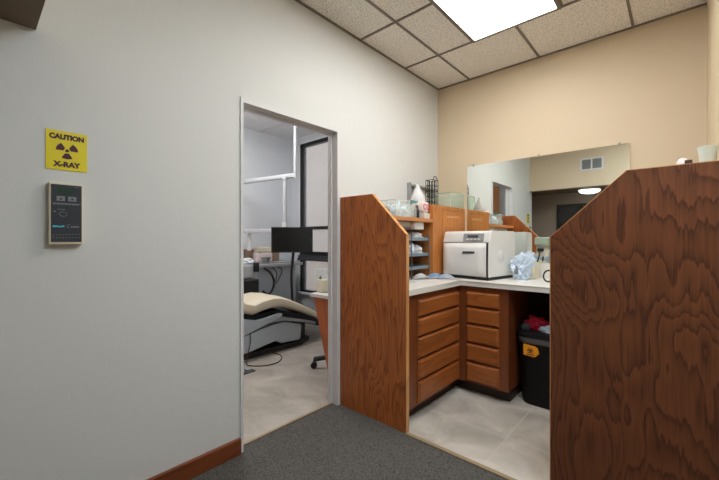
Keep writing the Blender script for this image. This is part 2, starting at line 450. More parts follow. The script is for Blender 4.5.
# vent on header
t = thing('air_vent', 'white double-grille air vent high on the tan header, seen in the mirror', 'vent', (-.975, YH, 2.42))
obj('frame', multi((-1.13, -.82, YH, YH+.012, 2.485, 2.505), (-1.13, -.82, YH, YH+.012, 2.31, 2.335), (-1.13, -1.105, YH, YH+.012, 2.335, 2.485), (-.845, -.82, YH, YH+.012, 2.335, 2.485), (-.985, -.965, YH, YH+.012, 2.335, 2.485)), 'frame_white', t)
obj('grille', multi(*[(a, b_, YH+.001, YH+.007, 2.337+i*.0125, 2.344+i*.0125) for i in range(12) for a, b_ in ((-1.105, -.985), (-.965, -.845))]), 'grey_plastic', t)
obj('backing', B(-1.10, -.85, YH, YH+.001, 2.34, 2.48), 'dark_grey', t)
# dark window in hallway far wall (mirror)
w2 = struct('window_2', multi((-1.6, -.3, HALL0, HALL0+.02, 1.83, 1.86), (-1.6, -.3, HALL0, HALL0+.02, 1.08, 1.11), (-1.6, -1.57, HALL0, HALL0+.02, 1.11, 1.83), (-.33, -.3, HALL0, HALL0+.02, 1.11, 1.83)), 'black')
obj('pane', B(-1.57, -.33, HALL0, HALL0+.008, 1.11, 1.83), 'black_gloss', w2)

# ------------------------------------------------------------------ partitions
pt = .03
def partition(pts, mat, label, edge_pts, name='partition_panel'):
    cx = sum(p[0] for p in pts)/len(pts)
    t = thing(name, label, 'partition', (cx, YP+pt/2, 0))
    bm = bmesh.new(); prism(bm, pts, 'y', YP, YP+pt); obj('panel', bm, mat, t)
    bm = bmesh.new()
    th = .003
    for (a, b_) in edge_pts:
        dx, dz = b_[0]-a[0], b_[1]-a[1]; l = math.hypot(dx, dz); nx, nz = dz/l*th, -dx/l*th
        prism(bm, [a, b_, (b_[0]+nx, b_[1]+nz), (a[0]+nx, a[1]+nz)], 'y', YP-.0005, YP+pt+.0005)
    obj('edge_banding', bm, 'oak_edge', t)
partition([(XL, 0.0), (-1.277, 0.0), (-1.277, 1.262), (-1.559, 1.545), (XL, 1.545)], 'oak_left',
          'orange-brown oak plywood partition with a slanted top corner, beside the doorway', [((-1.277, 1.262), (-1.559, 1.545)), ((-1.559, 1.545), (XL, 1.545)), ((-1.277, .008), (-1.277, 1.262))])
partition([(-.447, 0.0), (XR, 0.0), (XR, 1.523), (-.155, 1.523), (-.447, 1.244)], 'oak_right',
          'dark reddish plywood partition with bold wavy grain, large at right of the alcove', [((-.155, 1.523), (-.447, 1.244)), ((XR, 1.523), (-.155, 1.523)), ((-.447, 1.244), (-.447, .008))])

# ------------------------------------------------------------------ base cabinets
ZD = [(.817, .704), (.690, .570), (.557, .420), (.404, .272), (.256, .112)]
def raised(bm, x0, x1, y0, y1, z0, z1, face, ch=.012):
    """slab with routed (sloped) front edge; face '+x' or '-y'"""
    if face == '+x':
        A = [(x0, y0, z0), (x0, y1, z0), (x0, y1, z1), (x0, y0, z1)]
        xm = x0+(x1-x0)*.35
        Bq = [(xm, y0, z0), (xm, y1, z0), (xm, y1, z1), (xm, y0, z1)]
        C = [(x1, y0+ch, z0+ch), (x1, y1-ch, z0+ch), (x1, y1-ch, z1-ch), (x1, y0+ch, z1-ch)]
    else:
        A = [(x0, y1, z0), (x1, y1, z0), (x1, y1, z1), (x0, y1, z1)]
        ym = y1-(y1-y0)*.35
        Bq = [(x0, ym, z0), (x1, ym, z0), (x1, ym, z1), (x0, ym, z1)]
        C = [(x0+ch, y0, z0+ch), (x1-ch, y0, z0+ch), (x1-ch, y0, z1-ch), (x0+ch, y0, z1-ch)]
    R = [[bm.verts.new(p) for p in q] for q in (A, Bq, C)]
    bm.faces.new(R[0]); bm.faces.new(R[2])
    for i in range(2):
        for k in range(4): bm.faces.new((R[i][k], R[i][(k+1) % 4], R[i+1][(k+1) % 4], R[i+1][k]))
t = thing('base_cabinet', 'brown wooden base cabinet with five wide drawers along the left side of the alcove', 'cabinet', (-1.6, 2.6, 0))
obj('body', B(XL+.002, -1.32, YP+pt+.001, YB-.002, .095, CT-.041), 'cab_wood_v', t)
obj('toe_kick', multi((XL+.002, -1.385, YP+pt+.001, 2.75, 0, .095), (-1.385, -1.321, 2.752, YB-.01, 0, .095)), 'toe_dark', t)
for z1, z0 in ZD:
    bm = bmesh.new(); raised(bm, -1.32, -1.298, 2.057, 2.652, z0, z1, '+x'); obj('drawer', bm, 'cab_wood', t)
t = thing('base_cabinet', 'brown wooden base cabinet with five short drawers, just left of the black bin', 'cabinet', (-1.12, 3.0, 0))
obj('body', B(-1.319, -.926, 2.68, YB-.002, .095, CT-.041), 'cab_wood_v', t)
obj('toe_kick', B(-1.319, -.94, 2.752, YB-.01, 0, .095), 'toe_dark', t)
for z1, z0 in ZD:
    bm = bmesh.new(); raised(bm, -1.250, -.992, 2.658, 2.68, z0, z1, '-y'); obj('drawer', bm, 'cab_wood', t)
t = thing('base_cabinet', 'brown base cabinet under the right end of the counter, behind the right partition', 'cabinet', (-.1, 3.0, 0))
obj('body', B(-.33, XR-.002, 2.68, YB-.002, .095, CT-.041), 'cab_wood_v', t)
obj('toe_kick', B(-.33, XR-.002, 2.752, YB-.01, 0, .095), 'toe_dark', t)
obj('knee_dark_panel', B(-.924, -.332, 3.20, 3.22, 0, CT-.041), 'knee_dark', t)  # dark panel added under the counter to darken the knee space
for a, b_ in ((-.315, -.09), (-.075, .145)):
    bm = bmesh.new(); raised(bm, a, b_, 2.658, 2.68, .12, .82, '-y'); obj('door', bm, 'cab_wood', t)
# L counter
t = thing('countertop', 'white L-shaped laminate countertop on the wooden drawer cabinets', 'countertop', (-1.2, 2.9, CT-.04))
bm = bmesh.new(); prism(bm, [(XL, YP+pt), (-1.29, YP+pt), (-1.29, 2.656), (XR, 2.656), (XR, YB), (XL, YB)], 'z', CT-.04, CT)
es = [e for e in bm.edges if abs(e.verts[0].co.z-CT) < 1e-5 and abs(e.verts[1].co.z-CT) < 1e-5]
bmesh.ops.bevel(bm, geom=es, offset=.005, segments=2, affect='EDGES')
obj('top', bm, 'counter', t)
tag(obj('backsplash', B(-1.54, XR, YB-.016, YB, CT+.001, 1.03), 'counter'), 'low white backsplash strip along the back wall under the mirror', 'backsplash')

# mirror
t = thing('wall_mirror', 'large frameless mirror clipped on the tan back wall above the counter', 'mirror', (-.9, YB, 1.035))
obj('glass', B(-1.546, -.259, YB-.008, YB-.003, 1.033, 1.960), 'mirror', t)
obj('backing', B(-1.544, -.261, YB-.003, YB-.0005, 1.035, 1.958), 'dark_grey', t)
for x in (-1.48, -.89, -.323):
    bm = B(x-.008, x+.008, YB-.014, YB, 1.952, 1.972, bev=.002); obj('clip', bm, 'grey_plastic', t)
# outlet in mirror
t = thing('wall_outlet', 'ivory electrical outlet plate on the mirror above the counter, with a black plug', 'outlet', (-.86, YB-.01, 1.16))
obj('plate', B(-.905, -.815, YB-.014, YB-.008, 1.09, 1.205, bev=.002), 'ivory', t)
obj('socket', multi((-.888, -.832, YB-.018, YB-.014, 1.105, 1.14), (-.888, -.832, YB-.018, YB-.014, 1.155, 1.19), bev=.004), 'offwhite', t)
t2 = obj('plug_adapter', B(-.913, -.80, YB-.055, YB-.018, 1.185, 1.255, bev=.012), 'outlet_green')
tag(t2, 'pale green plug-in adapter at the top of the ivory wall outlet', 'adapter')
t = thing('power_cord', 'black power cord hanging from the outlet down to the counter', 'cord', (-.87, YB-.03, 1.14))
obj('plug', B(-.892, -.845, YB-.05, YB-.018, 1.13, 1.158, bev=.006), 'black', t)
bm = bmesh.new(); tube(bm, [(-.87, 3.275, 1.14), (-.872, 3.25, 1.08), (-.895, 3.22, 1.0), (-.945, 3.19, .93), (-.985, 3.17, .912), (-1.03, 3.16, .912)], .006); obj('cable', bm, 'black', t, True)
bm = bmesh.new(); tube(bm, [(-.73+.035*math.cos(a), 2.98+.01*math.sin(a), .953+.042*math.sin(a)) for a in [i*PI/8 for i in range(17)]] + [(-.68, 3.0, .94), (-.6, 3.05, .913)], .006)
tag(obj('coiled_cord', bm, 'black', None, True), 'small black coil of cord on the counter beside the right partition', 'cord')

# ------------------------------------------------------------------ sterilizer (tabletop autoclave)
# local: x along the front, -y front, z up; origin front-left bottom
ang = math.radians(-9)
t = thing('sterilizer', 'white tabletop steam sterilizer with rounded door on the corner of the counter', 'sterilizer', (-1.552, 2.800, CT), rz=ang)
W_, D_, HT = .452, .445, .40
b0 = .026
bm = bmesh.new()
prof = [(.03, b0), (.03, .305), (.052, HT-.012), (.07, HT), (D_-.01, HT), (D_, HT-.012), (D_, b0)]
prism(bm, prof, 'x', .0, W_); 
bmesh.ops.bevel(bm, geom=[e for e in bm.edges], offset=.006, segments=2, affect='EDGES')
obj('housing', bm, 'white_plastic', t, True, True)
# door: bulged slab
bm = bmesh.new()
nx, nz = 14, 12; dz0, dz1 = b0+.006, .302; grid = []
def rr(u, v):   # rounded rectangle bulge
    x = .010+u*(W_-.034); z = dz0+v*(dz1-dz0)
    return x, z
for j in range(nz+1):
    row = []
    for i in range(nx+1):
        u, v = i/nx, j/nz; x, z = rr(u, v)
        e = (1-abs(2*u-1)**8)*(1-abs(2*v-1)**6)
        row.append(bm.verts.new((x, .028-.034*max(0, e)**.5-.008*math.sin(PI*v), z)))
    grid.append(row)
for j in range(nz):
    for i in range(nx): bm.faces.new((grid[j][i], grid[j][i+1], grid[j+1][i+1], grid[j+1][i]))
back = bm.verts.new((.2, .03, .15))
ring = [grid[0][i] for i in range(nx+1)]+[grid[j][nx] for j in range(1, nz+1)]+[grid[nz][i] for i in range(nx-1, -1, -1)]+[grid[j][0] for j in range(nz-1, 0, -1)]
for i in range(len(ring)): bm.faces.new((ring[i], ring[(i+1) % len(ring)], back))
dr = obj('door', bm, 'white_plastic', t, True, True)
o = obj('handle_slot', B(.235, .345, -.020, -.008, .215, .232, bev=.003), 'dark_grey', t, False, True); o['label'] = 'dark recessed handle'
o = obj('door_gap', multi((W_-.020, W_-.010, .018, .032, b0+.002, .300)), 'black', t, False, True)
o = obj('seam', B(.004, W_-.006, .022, .031, .3025, .3075), 'grey_plastic', t, False, True)
# sloped control panel
Mx = Matrix.Translation((.305, .0375, .347)) @ Matrix.Rotation(math.radians(-14), 4, 'X')
o = obj('control_panel', B(-.095, .095, -.004, .004, -.032, .032, bev=.003, M=Mx), 'grey_plastic', t, False, True)
o2 = obj('display', B(-.055, .045, -.0065, -.002, -.004, .018, bev=.001, M=Mx), 'dark_grey', t, False, True)
bm = bmesh.new()
for i in range(4): box(bm, -.06+i*.035, -.04+i*.035, -.0065, -.003, -.022, -.013, M=Mx)
obj('button', bm, 'offwhite', t, False, True)
obj('base', B(.012, W_-.012, .035, D_-.02, 0, b0), 'black', t, False, True)
bm = bmesh.new()
cyl(bm, (W_, .2, .19), (W_+.004, .2, .19), .05, .045, 20); obj('side_cap', bm, 'white_plastic', t, True, True)

# crumpled blue-white bag and boxes beside
t = thing('sterilization_bag', 'crumpled pale blue plastic bag with grey print on the counter beside the sterilizer', 'bag', (-.965, 3.02, CT))
bm = bmesh.new()
bmb = bmesh.ops.create_icosphere(bm, subdivisions=4, radius=1)
for v in bmb['verts']:
    p = v.co.copy()
    q = Vector((p.x*.8+p.z*.5, p.y, p.z*.7-p.x*.3))
    d = abs(mnoise.noise(q*2.2+Vector((4, 2, 1))))+.55*abs(mnoise.noise(q*4.7+Vector((1, 5, 2))))
    s = 1.22-.85*d
    z = p.z*s
    top = max(0, z)
    x = p.x*s*(.088+.03*top)*(1-.30*max(0, -z)) + .030*top
    y = p.y*s*.06
    v.co = Vector((-.945+x, 3.03+y, CT+max(0.0, .098+z*.125+.02*p.x*top)))
obj('film', bm, 'bluewhite', t, False)
bm = bmesh.new(); crumple(bm, (-.965, 2.972, .952), .014, .006, .045, .5, 2, 3); obj('printed_mark', bm, 'ink_grey', t)
tag(obj('tissue_box', B(-.945, -.875, 3.16, 3.28, CT, 1.045, bev=.006), 'ivory'), 'small cream cardboard box on the counter behind the pale blue bag', 'box')
tag(obj('paper_slip', B(-.93, -.80, 2.86, 2.99, CT, CT+.002), 'paper'), 'white paper slip lying on the counter in front of the black cord', 'paper')

# ------------------------------------------------------------------ left wall shelf, cabinet and their contents
t = thing('wall_cabinet', 'light orange wooden cabinet with raised panel door standing in the counter corner', 'cabinet', (-1.72, 3.0, CT))
xc = -1.572
obj('body', B(XL+.002, xc-.018, 2.70, YB-.002, CT+.001, 1.54), 'upper_wood', t)
obj('face_frame', multi((xc-.018, xc, 2.70, 2.865, CT+.001, 1.54), (xc-.018, xc, 3.24, YB-.002, CT+.001, 1.54), (xc-.018, xc, 2.865, 3.24, 1.505, 1.54), (xc-.018, xc, 2.865, 3.24, CT+.001, .94)), 'upper_wood', t)
dd = obj('door', multi((xc-.018, xc+.001, 2.87, 3.235, .945, 1.50)), 'upper_wood', t)
bm = bmesh.new(); raised(bm, xc+.001, xc+.010, 2.925, 3.18, 1.0, 1.455, '+x', .02); obj('raised_panel', bm, 'upper_wood', dd)
t = thing('wall_shelf', 'light wooden shelf on the left wall above the wire tray rack', 'shelf', (-1.72, 2.3, 1.385))
obj('board', B(XL, -1.572, YP+pt+.001, 2.699, 1.382, 1.412, bev=.002), 'shelf_wood', t)
obj('cleat', B(XL, XL+.02, 1.9, 2.69, 1.34, 1.382), 'shelf_wood', t)
t = thing('under_shelf_light', 'white under-shelf light fixture below the left wooden shelf', 'light', (-1.68, 2.25, 1.382))
obj('housing', B(-1.73, -1.64, 1.92, 2.46, 1.338, 1.381, bev=.006), 'offwhite', t)
obj('end_cap', B(-1.745, -1.60, 2.461, 2.60, 1.318, 1.381, bev=.008), 'white_plastic', t)

# wire tray rack
t = thing('tray_rack', 'grey wire rack holding three blue-grey trays on the counter under the shelf', 'rack', (-1.73, 2.56, CT))
rx0, rx1, ry0, ry1 = -1.85, -1.60, 2.41, 2.685
for (x, y) in ((rx1, ry0), (rx1, ry1), (rx0, ry0), (rx0, ry1)):
    bm = bmesh.new(); cyl(bm, (x, y, CT), (x, y, 1.29), .004, seg=8); obj('post', bm, 'wire_grey', t, True)
bm = bmesh.new()
for z in [CT+.02+i*.03 for i in range(12)]:
    cyl(bm, (rx0, ry1, z), (rx1, ry1, z), .002, seg=6); cyl(bm, (rx0, ry0, z), (rx0, ry1, z), .002, seg=6)
    if 1: cyl(bm, (rx0, ry0, z), (rx1-.0, ry0, z), .0015, seg=6)
obj('side_grid', bm, 'wire_grey', t)
trays = []
for i, z in enumerate((1.225, 1.095, .985)):
    nm = ('top', 'middle', 'bottom')[i]
    r = thing('instrument_tray', f'shallow blue-grey tray on the {nm} level of the wire rack', 'tray', (-1.725, 2.55, z), 'trays in the wire rack')
    bm = bmesh.new()
    box(bm, rx0+.008, rx1-.004, ry0-.05, ry1-.006, z, z+.004)
    for q in ((rx0+.008, rx1-.004, ry0-.05, ry0-.045, z, z+.026), (rx0+.008, rx1-.004, ry1-.011, ry1-.006, z, z+.026), (rx1-.009, rx1-.004, ry0-.05, ry1-.006, z, z+.026), (rx0+.008, rx0+.013, ry0-.05, ry1-.006, z, z+.026)): box(bm, *q)
    obj('pan', bm, 'tray_blue', r)
def wrap(name, label, cat, c, r, seed, mat='paper', amp=.35, group=None):
    bm = bmesh.new(); crumple(bm, c, *r, amp=amp, seed=seed)
    return tag(obj(name, bm, mat, None, False), label, cat, group)
wrap('wrapped_instruments', 'flat white paper bundle on the top tray of the wire rack', 'bundle', (-1.70, 2.58, 1.230), (.085, .08, .045), 1)
wrap('wrapped_instruments', 'tall crumpled white paper packet at the near end of the middle rack tray', 'bundle', (-1.68, 2.45, 1.100), (.075, .06, .085), 2, 'bluewhite')
wrap('wrapped_instruments', 'crumpled white paper packet at the far end of the middle rack tray', 'bundle', (-1.70, 2.59, 1.100), (.08, .07, .055), 5, 'paper')
# packets on counter
def packet(label, x, y, rz, mat, l=.16, w=.06, z=CT):
    bm = bmesh.new()
    n = 8; g = []
    for i in range(n+1):
        a = i/n
        for s in (-1, 1): g.append(bm.verts.new((a*l-l/2, s*w/2, .006+.040*math.sin(PI*a)*(1 if s > 0 else .3))))
    for i in range(n): bm.faces.new((g[2*i], g[2*i+2], g[2*i+3], g[2*i+1]))
    r = bmesh.ops.solidify(bm, geom=bm.faces[:], thickness=.004)
    o = obj('sterilization_pouch', bm, mat); o.location = (x, y, z); o.rotation_euler = (0, 0, rz)
    return tag(o, label, 'pouch', 'pouches on the left counter')
packet('white paper pouch nearest the wire rack on the left counter', -1.575, 2.53, 1.1, 'paper', z=CT)
packet('blue and white pouch lying in the middle of the pouches on the left counter', -1.505, 2.63, .75, 'blue_paper', z=CT)
packet('pale pouch lying nearest the sterilizer on the left counter', -1.42, 2.66, .75, 'bluewhite', z=CT)

# items on the shelf
SZ = 1.412
t = thing('storage_bin', 'translucent plastic bin of white wrapped packets on the left wooden shelf', 'bin', (-1.69, 2.33, SZ))
bx = (-1.77, -1.61, 2.20, 2.50)
bm = bmesh.new(); h = .135
box(bm, bx[0], bx[1], bx[2], bx[3], SZ, SZ+.004)
for q in ((bx[0], bx[1], bx[2], bx[2]+.004), (bx[0], bx[1], bx[3]-.004, bx[3]), (bx[0], bx[0]+.004, bx[2]+.004, bx[3]-.004), (bx[1]-.004, bx[1], bx[2]+.004, bx[3]-.004)): box(bm, *q, SZ+.004, SZ+h)
obj('tub', bm, 'clear_plastic', t)
obj('rim', multi((bx[0]-.006, bx[1]+.006, bx[2]-.006, bx[2], SZ+h-.008, SZ+h), (bx[0]-.006, bx[1]+.006, bx[3], bx[3]+.006, SZ+h-.008, SZ+h), (bx[1], bx[1]+.006, bx[2], bx[3], SZ+h-.008, SZ+h)), 'milky_plastic', t)
o = obj('latch', multi((bx[1]+.006, bx[1]+.014, 2.42, 2.50, SZ+h-.006, SZ+h+.006), (bx[1]+.006, bx[1]+.013, 2.40, 2.42, SZ+h-.03, SZ+h+.006)), 'teal', t); o['label'] = 'teal latch'
for i in range(5):
    wrap('wrapped_packet', 'white and pale blue wrapped packet inside the translucent bin on the shelf', 'packet', (-1.69+.02*((i % 2)-.5), 2.235+i*.055, SZ+.005), (.052, .027, .055+.010*(i % 3)), 10+i, 'paper' if i % 2 else 'bluewhite', group='packets in the translucent bin')
tag(obj('small_bottle', (lambda bm: (lathe(bm, [(.022, 0), (.024, .01), (.024, .07), (.012, .085), (.012, .115)], (-1.66, 2.575, SZ), 16), bm)[1])(bmesh.new()), 'black', None, True), 'small black bottle on the shelf between the translucent bin and the white jug', 'bottle')
t = thing('jug', 'white jug with clear conical top and pink ring label on the left shelf', 'jug', (-1.69, 2.66, SZ+.05))
# low white box beneath the jug
tag(obj('carton', B(-1.77, -1.60, 2.60, 2.697, SZ, SZ+.05, bev=.003), 'offwhite'), 'low white carton under the jug on the left shelf', 'box')
bm = bmesh.new(); box(bm, -1.775, -1.605, 2.595, 2.695, SZ+.051, SZ+.15, bev=.02, seg=3); obj('body', bm, 'pinkwhite', t, True)
bm = bmesh.new(); lathe(bm, [(.066, .15), (.070, .165), (.056, .205), (.034, .255), (.018, .285), (.017, .31)], (-1.70, 2.66, SZ), 20); obj('cone', bm, 'milky_plastic', t, True)
for dy in (-.026, .030):
    bm = bmesh.new(); tube(bm, [(-1.604, 2.648+dy+.019*math.cos(a), SZ+.105+.024*math.sin(a)) for a in [i*PI/6 for i in range(13)]], .003, 6); obj('ring_label', bm, 'red', t)
bm = bmesh.new(); lathe(bm, [(.045, 0), (.06, .05), (.066, .085), (.07, .09)], (-1.72, 2.03, SZ), 20)
tag(obj('steel_bowl', bm, 'chrome', None, True), 'shallow steel bowl on the left shelf nearest the slanted partition', 'bowl')
bm = bmesh.new(); crumple(bm, (-1.66, 2.15, SZ), .04, .025, .05, .3, 3, 21)
tag(obj('gauze_pile', bm, 'grey_plastic'), 'grey crumpled cloth on the shelf beside the steel bowl', 'cloth')
# grey rail / holder on the wall
t = thing('wall_rack', 'grey metal wall rack above the left shelf behind the white jug', 'rack', (XL, 2.9, 1.7))
obj('side', B(XL+.001, -1.83, 2.745, 2.752, 1.58, 1.765), 'alu', t)
obj('rail', B(XL+.001, -1.835, 2.752, 3.25, 1.738, 1.755), 'grey_plastic', t)
obj('bracket', B(XL+.001, -1.845, 2.82, 2.90, 1.66, 1.737), 'grey_plastic', t)
# black wire grid basket on cabinet
t = thing('wire_basket', 'black wire grid basket with a looped handle on top of the corner cabinet', 'basket', (-1.69, 2.93, 1.541))
bm = bmesh.new(); y0, y1, x0, x1, z0, z1 = 2.925, 3.03, -1.78, -1.71, 1.543, 1.80
for i in range(6):
    z = z0+i*(z1-z0)/5
    tube(bm, [(x0, y0, z), (x1, y0, z), (x1, y1, z), (x0, y1, z), (x0, y0, z)], .0035, 6, False)
for i in range(4):
    y = y0+i*(y1-y0)/3
    for x in (x0, x1): cyl(bm, (x, y, z0), (x, y, z1), .0035, seg=6)
for i in range(1, 2):
    x = x0+i*(x1-x0)/2
    for y in (y0, y1): cyl(bm, (x, y, z0), (x, y, z1), .0035, seg=6)
obj('grid', bm, 'black', t)
bm = bmesh.new(); tube(bm, [(x1, y0+.02, z1), (x1, y0+.03, z1+.030), (x1, y0+.06, z1+.035), (x1, y1-.02, z1+.02), (x1, y1-.01, z1)], .004, 6); obj('handle', bm, 'black', t, True)
# clear tank on cabinet
t = thing('clear_tank', 'empty clear glass tank on top of the corner cabinet beside the mirror', 'tank', (-1.70, 3.18, 1.541))
x0, x1, y0, y1, z0, z1 = -1.80, -1.585, 3.045, 3.318, 1.541, 1.685
bm = bmesh.new()
for q in ((x0, x1, y0, y1, z0, z0+.004), (x0, x1, y0, y0+.004, z0+.004, z1), (x0, x1, y1-.004, y1, z0+.004, z1), (x0, x0+.004, y0+.004, y1-.004, z0+.004, z1), (x1-.004, x1, y0+.004, y1-.004, z0+.004, z1)): box(bm, *q)
obj('walls', bm, 'tank_glass', t)
bm = bmesh.new(); e = .003
tube(bm, [(x0, y0, z1), (x1, y0, z1), (x1, y1, z1), (x0, y1, z1), (x0, y0, z1)], e, 4, False)
for x, y in ((x0, y0), (x1, y0), (x1, y1)): cyl(bm, (x, y, z0), (x, y, z1), .0025, seg=6)
obj('edge', bm, 'tank_edge', t)
obj('rail', B(-1.86, -1.84, 2.96, 3.20, 1.70, 1.73), 'offwhite') if 0 else None

# ------------------------------------------------------------------ waste bin
t = thing('waste_bin', 'black plastic waste bin with an orange biohazard sticker under the counter', 'bin', (-.78, 2.92, 0))
def rrect(cx, cy, hx, hy, r, z, n=5):
    out = []
    for (sx, sy, a0) in ((1, 1, 0), (-1, 1, 90), (-1, -1, 180), (1, -1, 270)):
        for k in range(n+1):
            a = math.radians(a0+90*k/n); out.append((cx+sx*(hx-r)+r*math.cos(a), cy+sy*(hy-r)+r*math.sin(a), z))
    return out
def loft(bm, rings, cap=True):
    R = [[bm.verts.new(p) for p in r] for r in rings]; n = len(R[0])
    for i in range(len(R)-1):
        for k in range(n): bm.faces.new((R[i][k], R[i][(k+1) % n], R[i+1][(k+1) % n], R[i+1][k]))
    if cap: bm.faces.new(R[0]); bm.faces.new(R[-1])
bcx, bcy = -.735, 2.935
bm = bmesh.new(); loft(bm, [rrect(bcx, bcy, .142, .125, .07, 0), rrect(bcx, bcy, .150, .132, .075, .02), rrect(bcx, bcy, .172, .150, .08, .50)]); obj('body', bm, 'bin_black', t, True)
bm = bmesh.new(); loft(bm, [rrect(bcx, bcy, .173, .151, .08, .462), rrect(bcx, bcy, .179, .157, .083, .475), rrect(bcx, bcy, .182, .160, .085, .503), rrect(bcx, bcy, .174, .152, .08, .506)], True); o = obj('liner_edge', bm, 'liner', t, True); o['label'] = 'clear liner folded over the rim'
bm = bmesh.new(); loft(bm, [rrect(bcx, bcy, .184, .162, .085, .507), rrect(bcx, bcy, .188, .166, .085, .53), rrect(bcx, bcy, .184, .162, .085, .55), rrect(bcx, bcy, .14, .125, .06, .552)]); obj('lid', bm, 'black', t, True)
# sticker on front
sx, sy, sz = -.800, 2.771, .413
st = obj('sticker', (lambda bm: (prism(bm, [(sx-.048, sz-.036), (sx+.030, sz-.042), (sx+.056, sz-.015), (sx+.048, sz+.022), (sx+.028, sz+.034), (sx-.048, sz+.040)], 'y', sy-.002, sy+.03), bm)[1])(bmesh.new()), 'orange', t)
bm = bmesh.new()
for k in range(3):
    a = math.radians(90+120*k); cx, cz = sx+.012*math.cos(a), sz+.002+.012*math.sin(a)
    arc = [(cx+.0105*math.cos(a+q), sy-.004, cz+.0105*math.sin(a+q)) for q in [math.radians(35+290*i/14) for i in range(15)]]
    tube(bm, arc, .0022, 6, False)
tube(bm, [(sx+.007*math.cos(i*PI/6), sy-.004, sz+.002+.007*math.sin(i*PI/6)) for i in range(13)], .0014, 6, False)
for i in range(6): box(bm, sx-.03+i*.010, sx-.023+i*.010, sy-.005, sy-.002, sz-.030, sz-.025)
obj('biohazard_symbol', bm, 'black', st)
bm = bmesh.new(); crumple(bm, (bcx-.06, bcy-.03, .552), .085, .06, .055, .5, 3, 31); tag(obj('red_bag', bm, 'crimson'), 'crumpled crimson bag on the lid of the black bin', 'bag')
bm = bmesh.new(); crumple(bm, (bcx+.05, bcy-.085, .552), .075, .04, .03, .4, 3, 33); tag(obj('crumpled_paper', bm, 'bluewhite'), 'crumpled pale paper on the bin lid beside the crimson bag', 'paper')
bm = bmesh.new(); crumple(bm, (bcx-.115, bcy-.11, .552), .03, .03, .032, .3, 3, 34); tag(obj('crumpled_wrapper', bm, 'dark_grey'), 'small dark wrapper at the left end of the black bin lid', 'wrapper')

# ------------------------------------------------------------------ shelf behind right partition
t = thing('wall_shelf', 'wooden shelf on the right wall just behind the wavy-grained partition', 'shelf', (.05, 2.2, 1.47))
obj('board', B(-.10, XR, YP+pt+.002, 2.5, 1.47, 1.495, bev=.002), 'shelf_wood', t)
for yy in (2.0, 2.35): obj('bracket', B(.10, XR, yy, yy+.02, 1.38, 1.47), 'shelf_wood', t)
bm = bmesh.new(); lathe(bm, [(.024, 0), (.030, .11), (.034, .13), (.034, .137), (.031, .137), (.028, .11), (.022, .006)], (.100, 2.13, 1.495), 24, False)
bm.faces.new([v for v in bm.verts][:24])
tag(obj('paper_cup', bm, 'mint', None, True), 'white tapered cup on the shelf behind the wavy-grained partition', 'cup')
bm = bmesh.new(); lathe(bm, [(.018, 0), (.02, .08), (.012, .095), (.002, .098)], (.020, 2.12, 1.495), 16)
tag(obj('round_lid', bm, 'pinkwhite', None, True), 'small pale rounded cap showing above the wavy-grained partition', 'cap')
tag(obj('dark_clip', B(.026, .05, 2.02, 2.05, 1.495, 1.567, bev=.003), 'toe_dark'), 'small dark brown box between the pale cap and the white cup', 'box')
bm = bmesh.new(); lathe(bm, [(.010, 0), (.010, .15)], (.143, 2.05, 1.495), 12) if 0 else box(bm, .138, .150, 1.99, 2.03, 1.495, 1.64, bev=.003)
tag(obj('white_card_box', bm, 'offwhite'), 'narrow white box at the right wall beside the white tapered cup', 'box')

# ------------------------------------------------------------------ sign and x-ray control on left wall
x = XL
t = thing('warning_sign', 'yellow caution x-ray sign with radiation trefoil on the white wall', 'sign', (x, .2725, 1.595))
obj('board', B(x, x+.003, .206, .339, 1.517, 1.677), 'sign_yellow', t)
text_mesh('CAUTION', .0275, on_x(x+.0035, .2725, 1.652), 'lettering', 'magenta_ink', t, .0016, sx=.9)
text_mesh('X-RAY', .0285, on_x(x+.0035, .2725, 1.540), 'lettering', 'magenta_ink', t, .0016, sx=1.0)
bm = bmesh.new(); cz = 1.598; cy = .2725
for k in range(3):
    a0 = math.radians(-90+120*k); pts = []
    for i in range(9): a = a0-math.radians(30)+math.radians(60)*i/8; pts.append((cy+.036*math.cos(a), cz+.034*math.sin(a)))
    for i in range(8, -1, -1): a = a0-math.radians(30)+math.radians(60)*i/8; pts.append((cy+.011*math.cos(a), cz+.011*math.sin(a)))
    prism(bm, pts, 'x', x+.003, x+.0038)
prism(bm, [(cy+.0065*math.cos(i*PI/8), cz+.0065*math.sin(i*PI/8)) for i in range(16)], 'x', x+.003, x+.0038)
obj('trefoil', bm, 'magenta_ink', t)
t = thing('xray_control', 'dark wall-mounted x-ray control box with green display below the yellow sign', 'control', (x, .271, 1.336))
obj('case', B(x, x+.028, .212, .322, 1.212, 1.462, bev=.004), 'ivory', t)
fx = x+.028
obj('face', B(fx, fx+.002, .219, .316, 1.222, 1.454, bev=.0008), 'panel_blue', t)
obj('display', B(fx+.002, fx+.003, .238, .290, 1.418, 1.438), 'green_dark', t)
for yb in (.236, .272):
    o = obj('button', B(fx+.002, fx+.003, yb, yb+.026, 1.388, 1.407, bev=.0004), 'ink_grey', t)
    bm = bmesh.new(); prism(bm, [(yb+.006, 1.393), (yb+.020, 1.393), (yb+.013, 1.402)], 'x', fx+.003, fx+.0035); obj('arrow', bm, 'dark_grey', o)
bm = bmesh.new()
box(bm, fx+.002, fx+.0026, .223, .312, 1.376, 1.379)
for i in range(7): box(bm, fx+.002, fx+.0026, .225+i*.012, .233+i*.012, 1.3725, 1.375)
for i in range(3): box(bm, fx+.002, fx+.0026, .240+i*.008, .246+i*.008, 1.352, 1.355)
box(bm, fx+.002, fx+.0026, .226, .234, 1.343, 1.347)
for i in range(5): box(bm, fx+.002, fx+.0026, .268+i*.008, .274+i*.008, 1.446, 1.4475) if i > 2 else None
